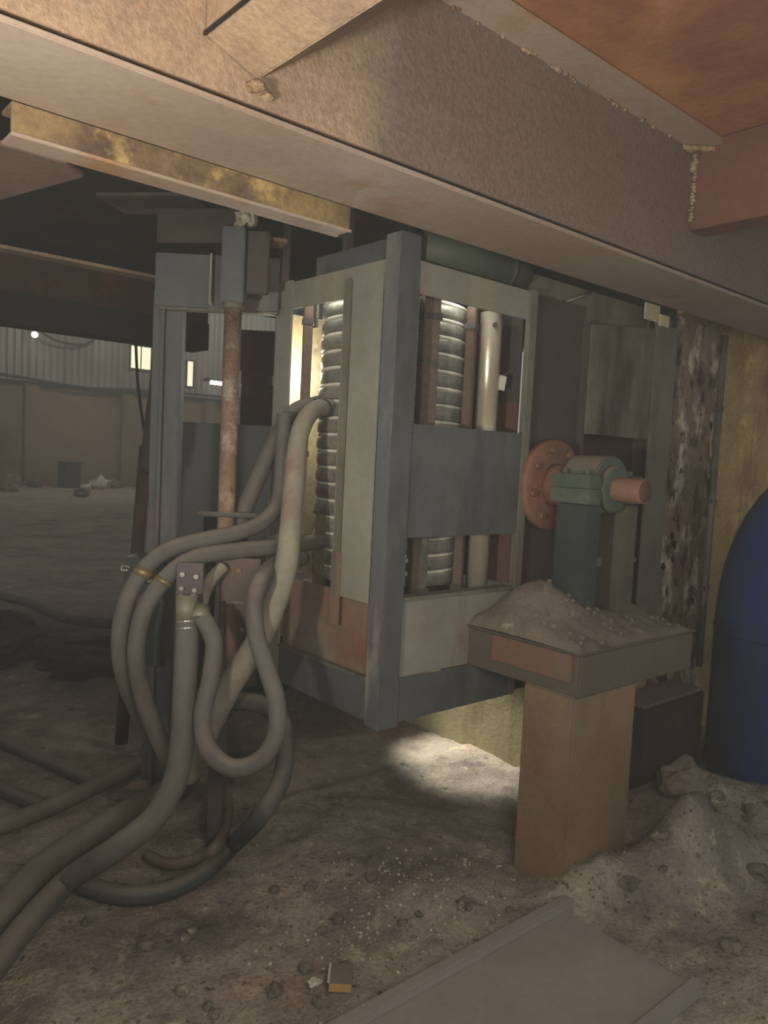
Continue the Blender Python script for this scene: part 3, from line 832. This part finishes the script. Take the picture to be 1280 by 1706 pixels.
# ---------------------------------------------------------------- hoses (name, radius, path)
HOSES = [
    ('main_pale', 0.034, [(1.713, 2.325, 1.577), (1.613, 2.29, 1.552), (1.543, 2.251, 1.485), (1.507, 2.221, 1.391), (1.476, 2.184, 1.269), (1.445, 2.147, 1.151), (1.411, 2.112, 1.036), (1.36, 2.092, 0.915), (1.304, 2.102, 0.788), (1.25, 2.162, 0.647), (1.229, 2.246, 0.498), (1.233, 2.336, 0.359), (1.231, 2.407, 0.263)]),
    ('slant', 0.032, [(1.769, 2.464, 1.598), (1.653, 2.455, 1.557), (1.582, 2.478, 1.442), (1.53, 2.51, 1.293), (1.481, 2.538, 1.138), (1.479, 2.594, 1.013), (1.491, 2.633, 0.82), (1.495, 2.633, 0.583), (1.511, 2.636, 0.34), (1.75, 2.951, 0.032)]),
    ('upper_arc', 0.028, [(1.555, 2.379, 1.54), (1.548, 2.368, 1.366), (1.536, 2.366, 1.225), (1.464, 2.343, 1.156), (1.368, 2.342, 1.12), (1.245, 2.367, 1.094), (1.138, 2.39, 1.065), (1.056, 2.402, 1.002), (1.002, 2.413, 0.899), (0.987, 2.427, 0.779), (1.015, 2.457, 0.639), (1.106, 2.534, 0.467), (1.211, 2.629, 0.319), (1.461, 2.97, 0.1)]),
    ('lower_arc', 0.029, [(1.762, 2.355, 1.077), (1.525, 2.295, 1.07), (1.352, 2.311, 1.06), (1.193, 2.327, 1.039), (1.096, 2.339, 0.973), (1.035, 2.355, 0.868), (1.019, 2.37, 0.739), (1.043, 2.376, 0.605), (1.088, 2.365, 0.469), (1.154, 2.375, 0.328), (1.305, 2.58, 0.125)]),
    ('ferrule_drop', 0.037, [(1.099, 2.18, 0.865), (1.092, 2.165, 0.785), (1.082, 2.149, 0.658), (1.066, 2.123, 0.509), (1.032, 2.101, 0.393), (0.971, 2.106, 0.297), (0.868, 2.16, 0.203), (0.809, 2.363, 0.037), (0.64, 2.2, 0.037), (0.473, 2.004, 0.037)]),
    ('loop', 0.028, [(1.123, 2.135, 0.889), (1.151, 2.104, 0.813), (1.133, 2.083, 0.705), (1.105, 2.071, 0.601), (1.105, 2.036, 0.51), (1.153, 1.977, 0.457), (1.217, 1.924, 0.48), (1.261, 1.906, 0.556), (1.274, 1.929, 0.648), (1.264, 1.973, 0.74), (1.251, 2.019, 0.834), (1.262, 2.057, 0.92), (1.283, 2.06, 0.997), (1.454, 2.232, 1.022), (1.613, 2.307, 1.021)]),
    ('dark_loop', 0.03, [(1.31, 2.261, 0.551), (1.358, 2.167, 0.564), (1.393, 2.08, 0.526), (1.382, 2.029, 0.444), (1.339, 1.992, 0.358), (1.263, 1.984, 0.27), (1.349, 2.281, 0.03), (1.188, 2.184, 0.03), (1.057, 2.15, 0.03), (0.948, 2.188, 0.03), (0.888, 2.263, 0.03), (0.853, 2.33, 0.03)]),
    ('thin_brown', 0.019, [(1.641, 2.878, 0.019), (1.528, 2.635, 0.019), (1.389, 2.397, 0.05), (1.252, 2.219, 0.085), (1.213, 2.255, 0.04), (1.131, 2.305, 0.019), (1.091, 2.404, 0.019)]),
    ('floor_upper', 0.033, [(1.721, 3.266, 0.033), (1.539, 3.171, 0.033), (1.291, 3.073, 0.033), (1.028, 2.954, 0.033), (0.833, 2.883, 0.033), (0.648, 2.849, 0.033)]),
    ('floor_wide', 0.046, [(1.484, 2.869, 0.046), (1.309, 2.765, 0.046), (1.101, 2.664, 0.046), (0.919, 2.576, 0.046), (0.769, 2.466, 0.046), (0.646, 2.341, 0.046), (0.497, 2.173, 0.046)]),
    ('short_olive', 0.022, [(1.293, 2.317, 1.005), (1.24, 2.306, 0.963), (1.21, 2.299, 0.901), (1.211, 2.316, 0.807)]),
    ('dark_left', 0.03, [(0.912, 3.923, 0.03), (1.014, 3.527, 0.03), (1.086, 3.272, 0.03), (1.129, 3.11, 0.03), (1.159, 3.006, 0.03)]),
    ('dark_left2', 0.03, [(0.774, 3.322, 0.03), (0.817, 3.224, 0.03), (0.855, 3.119, 0.03), (0.89, 3.025, 0.03), (0.916, 2.939, 0.03)]),
    ('far_dark', 0.04, [(1.775, 7.483, 0.04), (1.974, 6.769, 0.04), (2.036, 6.068, 0.04), (2.271, 5.704, 0.04)]),
]
HINFO = {
    'main_pale': ('hose_pale', 'thick pale hose dropping out of the cage slot and crossing to the ground'),
    'slant': ('hose_grey', 'grey hose slanting down from the cage slot behind the rusty pipe'),
    'upper_arc': ('hose_grey', 'outermost grey hose arching left above the terminal plate'),
    'lower_arc': ('hose_grey', 'second arching hose just inside the outermost one'),
    'ferrule_drop': ('hose_grey', 'grey hose hanging from the terminal socket and sweeping to lower left'),
    'loop': ('hose_grey', 'hose twisting into an open loop right of the terminal plate'),
    'dark_loop': ('hose_dark', 'dark hose bulging around the open loop and curling along the ground'),
    'thin_brown': ('hose_brown', 'thin brown hose curling on the ground beneath the loop'),
    'floor_upper': ('hose_floor', 'topmost of the pale hoses running along the ground to the left edge'),
    'floor_wide': ('hose_floor', 'widest pale hose lying on the ground in the lower left'),
    'short_olive': ('hose_pale', 'short curved hose between terminal plate and brown bracket'),
    'dark_left': ('hose_dark', 'dark hose on shadowed ground above the pale ground hoses'),
    'dark_left2': ('hose_dark', 'short dark hose at the left edge under the shadowed one'),
    'far_dark': ('hose_dark', 'black cable lying far off on the dim floor at left'),
}
for (n, r, pts) in HOSES:
    m_, lab = HINFO[n]
    if n in ('ferrule_drop', 'floor_upper', 'floor_wide'):          # they run on over the ground out of view
        e = Vector(pts[-1]) + (Vector(pts[-1]) - Vector(pts[-2])).normalized() * 1.3
        pts = pts + [(e.x, e.y, pts[-1][2])]
    if n in ('dark_left', 'dark_left2', 'far_dark'):
        e = Vector(pts[0]) + (Vector(pts[0]) - Vector(pts[1])).normalized() * 1.3
        pts = [(e.x, e.y, pts[0][2])] + pts
    base = min(pts, key=lambda p: p[2])
    h = thing('water_hose', (base[0], base[1], max(0.0, base[2] - r)), lab, 'hose', 'hoses hanging from the furnace')
    rr = (lambda t: 0.031 + 0.009 * min(1.0, t * 1.6)) if n == 'main_pale' else r
    part('hose_body', MB().tube(pts, rr, 18, 8), m_, h)
    if n in ('main_pale', 'slant'):
        a, b = Vector(pts[0]), Vector(pts[1])
        d = (b - a).normalized()
        part('ferrule', MB().lathe([(0, 0.020), (0.02, 0.020), (0.022, 0.030), (0.05, 0.030), (0.052, 0.036), (0.062, 0.036)], a - d * 0.02, b, 24), 'blackgreen', h)
    if n == 'upper_arc':
        i = 7
        a, b = Vector(pts[i]), Vector(pts[i + 1])
        part('clip', MB().cyl(a, a + (b - a) * 0.25, r + 0.005, seg=20), 'brass', h)
        part('clip_ring', MB().tube([a + Vector((-0.04, 0.03, 0.0)), a + Vector((-0.055, 0.045, 0.006)), a + Vector((-0.06, 0.05, -0.008)), a + Vector((-0.045, 0.035, -0.010))], 0.003, 8, 4), 'zinc', h)
    if n == 'lower_arc':
        a, b = Vector(pts[4]), Vector(pts[5])
        part('clip', MB().cyl(a, a + (b - a) * 0.12, r + 0.004, seg=20), 'brass', h)

# ---------------------------------------------------------------- behind the left opening
cbn = thing('grey_cabinet', (2.3, 4.05, 0), 'plain grey cabinet standing behind the rusty pipe', 'cabinet')
part('body', MB().obox((2.33, 4.10, 1.06), (0.78, 0.30, 0.98), HR), 'cabinet', cbn, 0.008)
part('dark_base', MB().obox((2.33, 4.08, 0.285), (0.76, 0.30, 0.57), HR), 'black', cbn)
part('dark_door', MB().obox((2.235, 3.985, 0.83), (0.26, 0.02, 0.40), HR), 'black', cbn, 0.004)
mc = thing('brown_machine', (3.25, 5.25, 0), 'brown machine with pale pipes in the gloom right of the rusty pipe', 'machine')
part('body', MB().obox((3.27, 5.25, 0.95), (0.36, 0.34, 1.92), HR).obox((3.20, 5.30, 1.96), (0.20, 0.30, 0.12), HR), 'rustdark', mc, 0.01)
part('head', MB().obox((3.25, 5.22, 2.16), (0.42, 0.34, 0.30), HR), 'rustdark', mc, 0.01)
part('panel', MB().obox((3.30, 5.02, 1.80), (0.14, 0.02, 0.34), HR), 'redpanel', mc, 0.004)
part('pipe', MB().cyl((2.98, 5.28, 2.14), (3.34, 4.97, 2.12), 0.022, seg=12), 'hose_grey', mc)
part('pipe', MB().cyl((3.20, 5.06, 2.26), (3.38, 4.92, 2.24), 0.018, seg=12), 'hose_grey', mc)

tl = thing('tube_lamp', (13.77, 25.4, 3.75), 'short glowing strip lamp on the far wall', 'lamp')
part('tube', MB().cyl((13.45, 25.45, 3.80), (14.08, 25.45, 3.79), 0.07, seg=12), 'tube', tl)
part('housing', MB().box(13.40, 14.13, 25.5, 25.90, 3.86, 3.95), 'cable', tl)
bl = thing('bulb', (7.44, 25.5, 4.8), 'tiny bright bulb under the dark beam at far left', 'lamp')
part('globe', MB().lump((7.44, 25.5, 4.66), 0.10, 1, 2, 1.0, 0.0), 'tube', bl)
part('holder', MB().cyl((7.44, 25.5, 4.75), (7.44, 25.5, 4.92), 0.05, seg=10), 'cable', bl)

for (nm, lab, pts, r) in (
        ('wall_cable', 'black cable strung along the top of the lower far wall', [(2, 25.7, 3.50), (6.6, 25.7, 3.36), (9, 25.7, 3.20), (11.1, 25.7, 3.30), (14, 25.7, 3.34), (17, 25.7, 3.30)], 0.045),
        ('drop_cable', 'thin wire drooping from the dark beam to the floor beside the post', [(1.86, 4.45, 2.0), (1.89, 4.47, 1.75), (1.93, 4.44, 1.45), (1.99, 4.38, 1.1), (2.02, 4.35, 0.0)], 0.009),
        ('loop_cable', 'small looped wire hanging by the lit window', [(1.99, 4.37, 2.0), (2.01, 4.36, 1.945), (2.05, 4.33, 1.93), (2.09, 4.30, 1.97), (2.13, 4.27, 2.0)], 0.007),
        ('bulb_cable', 'black wire sagging rightwards from the tiny bulb', [(7.44, 25.5, 4.90), (8.1, 25.6, 4.58), (9.0, 25.7, 4.58), (9.6, 25.93, 5.0)], 0.04)):
    solo(nm, MB().tube(pts, r, 8, 6), 'cable', lab, 'cable')

# debris at the foot of the far wall
DEB = [(6.6, 24.5, 0.30), (7.3, 24.8, 0.22), (9.1, 24.2, 0.30), (9.8, 24.8, 0.26), (10.6, 24.4, 0.30), (8.0, 22.5, 0.2), (9.6, 22.0, 0.18), (7.2, 20.5, 0.2), (10.9, 23.6, 0.2), (6.1, 23.0, 0.24)]
for k, (x, y, r) in enumerate(DEB):
    solo('debris_lump', MB().lump((x, y, gh(x, y) + r * 0.4), r, 400 + k, 2, 0.8, 0.7), ('stone', 'hose_dark', 'rag')[k % 3],
         'lump of debris on the floor near the far wall', 'debris', 'debris by the far wall')
bx = thing('dark_bin', (8.3, 24.6, 0), 'dark upright bin among the debris by the far wall', 'bin')
part('body', MB().prism([(8.05, 24.4), (8.55, 24.4), (8.6, 24.9), (8.0, 24.9)], 'z', -0.1, 0.75), 'black', bx, 0.02)
part('rim', MB().box(7.99, 8.61, 24.38, 24.92, 0.75, 0.80), 'cable', bx, 0.01)
solo('crumpled_paper', MB().lump((4.34, 9.16, 0.07), 0.10, 431, 2, 0.7, 0.9), 'white', 'crumpled white paper on the floor left of the support post', 'paper')
solo('crumpled_paper', MB().lump((2.55, 6.12, 0.03), 0.07, 437, 2, 0.35, 0.9), 'rag', 'flat pale scrap on the dim floor left of the arching hoses', 'paper')
tarp = MB()
for k, (x, y) in enumerate(((0.9, 6.9), (1.2, 6.4), (1.5, 6.0), (1.45, 5.4), (1.75, 5.2), (1.85, 4.8))):
    tarp.lump((x, y, 0.0), 0.36 - 0.02 * k, 640 + k, 3, 0.30, 1.1)
solo('tarpaulin', tarp, 'black',
     'dark crumpled tarpaulin heaped on the shadowed floor at left', 'tarpaulin')

# ================================================================ RIGHT: pillar, tank, block
pl = thing('peeling_pillar', (3.63, 2.1, 0), 'pillar with badly peeling white and brown paint at right', 'pillar')
part('shaft', MB().box(3.40, 3.895, 1.93, 2.30, -0.1, 2.135), 'peel', pl, 0.012)
fk = MB()
for k in range(70):
    x, z = rnd.uniform(3.41, 3.88), rnd.uniform(0.55, 1.75)
    n = rnd.randint(5, 7)
    a0, s = rnd.uniform(0, 6), rnd.uniform(0.012, 0.040)
    fk.prism([(x + s * math.cos(a0 + 6.283 * q / n) * rnd.uniform(0.5, 1.0), z + 1.4 * s * math.sin(a0 + 6.283 * q / n) * rnd.uniform(0.6, 1.0)) for q in range(n)], 'y', 1.9255, 1.9305)
part('paint_flakes', fk, 'peel', pl, kind='stuff')
cd = thing('conduit', (3.87, 1.9, 0.4), 'thin vertical pipe clipped to the edge of the peeling pillar', 'pipe')
part('pipe', MB().cyl((3.865, 1.910, 0.40), (3.865, 1.910, 2.10), 0.017, seg=14), 'stained', cd)
for z in (0.8, 1.25, 1.72):
    part('clip', MB().box(3.835, 3.895, 1.900, 1.930, z, z + 0.02), 'darkbrown', cd)

tk = thing('blue_tank', (3.90, 1.40, 0), 'dark blue domed tank at the right edge', 'tank')
prof = [(0.0, 0.40), (0.02, 0.42), (0.70, 0.42)]
for k in range(1, 10):
    a = k / 9 * math.pi / 2
    prof.append((0.70 + 0.78 * math.sin(a), max(0.03, 0.42 * math.cos(a))))
part('shell', MB().lathe(prof, (3.90, 1.40, 0.0), (3.90, 1.40, 2.0), 48), 'blue', tk)
part('weld_band', MB().lathe([(0, 0.424), (0.02, 0.424)], (3.90, 1.40, 0.66), (3.90, 1.40, 2.0), 48), 'blue', tk)
part('handle', MB().tube([(3.60, 1.10, 0.42), (3.57, 1.07, 0.40), (3.57, 1.07, 0.33), (3.61, 1.10, 0.31)], 0.010, 10, 5), 'brass', tk)
part('base_ring', MB().lathe([(0, 0.43), (0.05, 0.43)], (3.90, 1.40, -0.03), (3.90, 1.40, 1), 48), 'blackgreen', tk)

cbk = thing('stone_block', (3.5, 1.82, 0), 'dark block with dusty top between pedestal and blue tank', 'block')
part('body', MB().box(3.02, 3.56, 1.72, 1.90, -0.05, 0.37), 'rustdark', cbk, 0.008)
part('dust_cover', MB().box(3.03, 3.55, 1.725, 1.895, 0.370, 0.382), 'dustheap', cbk, 0.004)

# ================================================================ FOREGROUND GROUND CLUTTER
sc = thing('steel_channel', (1.4, 1.2, 0), 'dusty flat steel channel lying on the ground at the bottom edge', 'channel')
part('web', MB().box(0.40, 1.985, 0.93, 1.345, 0.012, 0.024), 'chan', sc, 0.002)
part('flange', MB().box(0.40, 2.030, 1.345, 1.385, 0.0, 0.050), 'chan', sc, 0.006, label='raised pale edge')
part('flange', MB().box(0.40, 1.985, 0.905, 0.930, 0.0, 0.050), 'chan', sc, 0.004)

pk = thing('cigarette_pack', (1.22, 1.53, 0), 'small crushed tan and grey carton on the dirt', 'carton')
part('body', MB().obox((1.245, 1.525, 0.018), (0.060, 0.080, 0.022), rad(-41)), 'card_grey', pk, 0.002)
part('tan_side', MB().obox((1.218, 1.494, 0.017), (0.058, 0.003, 0.020), rad(-41)), 'tan', pk)
part('white_edge', MB().obox((1.222, 1.546, 0.0285), (0.006, 0.078, 0.003), rad(-41)), 'white', pk)
solo('foil_scrap', MB().lump((1.183, 1.560, 0.008), 0.017, 450, 2, 0.4, 0.9), 'white', 'scrap of white foil left of the crushed carton', 'scrap')

GR = [(0.9, 1.75), (1.1, 1.62), (1.35, 1.75), (1.55, 1.62), (1.75, 1.55), (1.62, 1.85), (1.45, 1.95), (1.95, 1.75), (1.3, 1.58), (1.88, 1.48)]
for k in range(46):
    if k < 10:
        x, y = GR[k]
        r = rnd.uniform(0.014, 0.028)
    elif k < 30:
        x, y, r = rnd.uniform(2.2, 3.4), rnd.uniform(0.75, 1.38), rnd.uniform(0.014, 0.045)
    else:
        x, y, r = rnd.uniform(0.8, 2.0), rnd.uniform(1.42, 2.2), rnd.uniform(0.010, 0.022)
    solo('rubble_stone', MB().lump((x, y, gh(x, y) + r * 0.25), r, 500 + k, 2, 0.75, 0.6), 'stone',
         ('loose stone on the bare dirt in front of the cage', 'loose stone on the rubble mound right of the pedestal')[10 <= k < 30], 'stone',
         ('loose stones on the dirt', 'loose stones on the rubble mound')[10 <= k < 30])
solo('rubble_stone', MB().lump((2.98, 1.50, gh(2.98, 1.50) + 0.05), 0.10, 620, 3, 0.85, 0.6), 'dustheap', 'large grey rubble chunk in front of the dark block', 'stone')

mb = MB()
for k in range(3200):
    if k % 2:
        x, y = rnd.uniform(0.5, 2.1), rnd.uniform(1.40, 2.6)
    else:
        x, y = rnd.uniform(2.0, 3.5), rnd.uniform(0.7, 1.5)
    mb.lump((x, y, gh(x, y) + 0.001), rnd.choice((0.002, 0.003, 0.003, 0.004, 0.006)), 700 + k, 1, 0.8)
pc = MB()
for k in range(420):
    x, y = rnd.gauss(1.60, 0.26), rnd.gauss(1.70, 0.17)
    pc.lump((x, y, gh(x, y) + 0.001), rnd.choice((0.002, 0.003, 0.004, 0.0065)), 4200 + k, 1, 0.6)
solo('pale_chips', pc, 'rag', 'scatter of pale mortar chips on the dirt in front of the cage', 'chips', kind='stuff')
solo('gravel', mb, 'stone', 'fine grit and gravel strewn over the dirt ground', 'gravel', kind='stuff')

# ================================================================ HAZE: dust hanging in the air of the hall
hz = MB().box(-5, 30, -3, 27, -0.6, 8.5)
me = hz.mesh('haze')
hm = bpy.data.materials.new('dust_haze')
hm.use_nodes = True
for n in list(hm.node_tree.nodes):
    if n.type == 'BSDF_PRINCIPLED':
        hm.node_tree.nodes.remove(n)
vs_ = hm.node_tree.nodes.new('ShaderNodeVolumeScatter')
vs_.inputs['Color'].default_value = (0.93, 0.95, 0.90, 1)
vs_.inputs['Density'].default_value = 0.013
vs_.inputs['Anisotropy'].default_value = 0.1
hm.node_tree.links.new(vs_.outputs[0], hm.node_tree.nodes['Material Output'].inputs['Volume'])
me.materials.append(hm)
ho = bpy.data.objects.new('haze', me)
COL.objects.link(ho)
ho['kind'] = 'stuff'
ho['label'] = 'thin grey dust haze hanging in the air'
ho['category'] = 'haze'
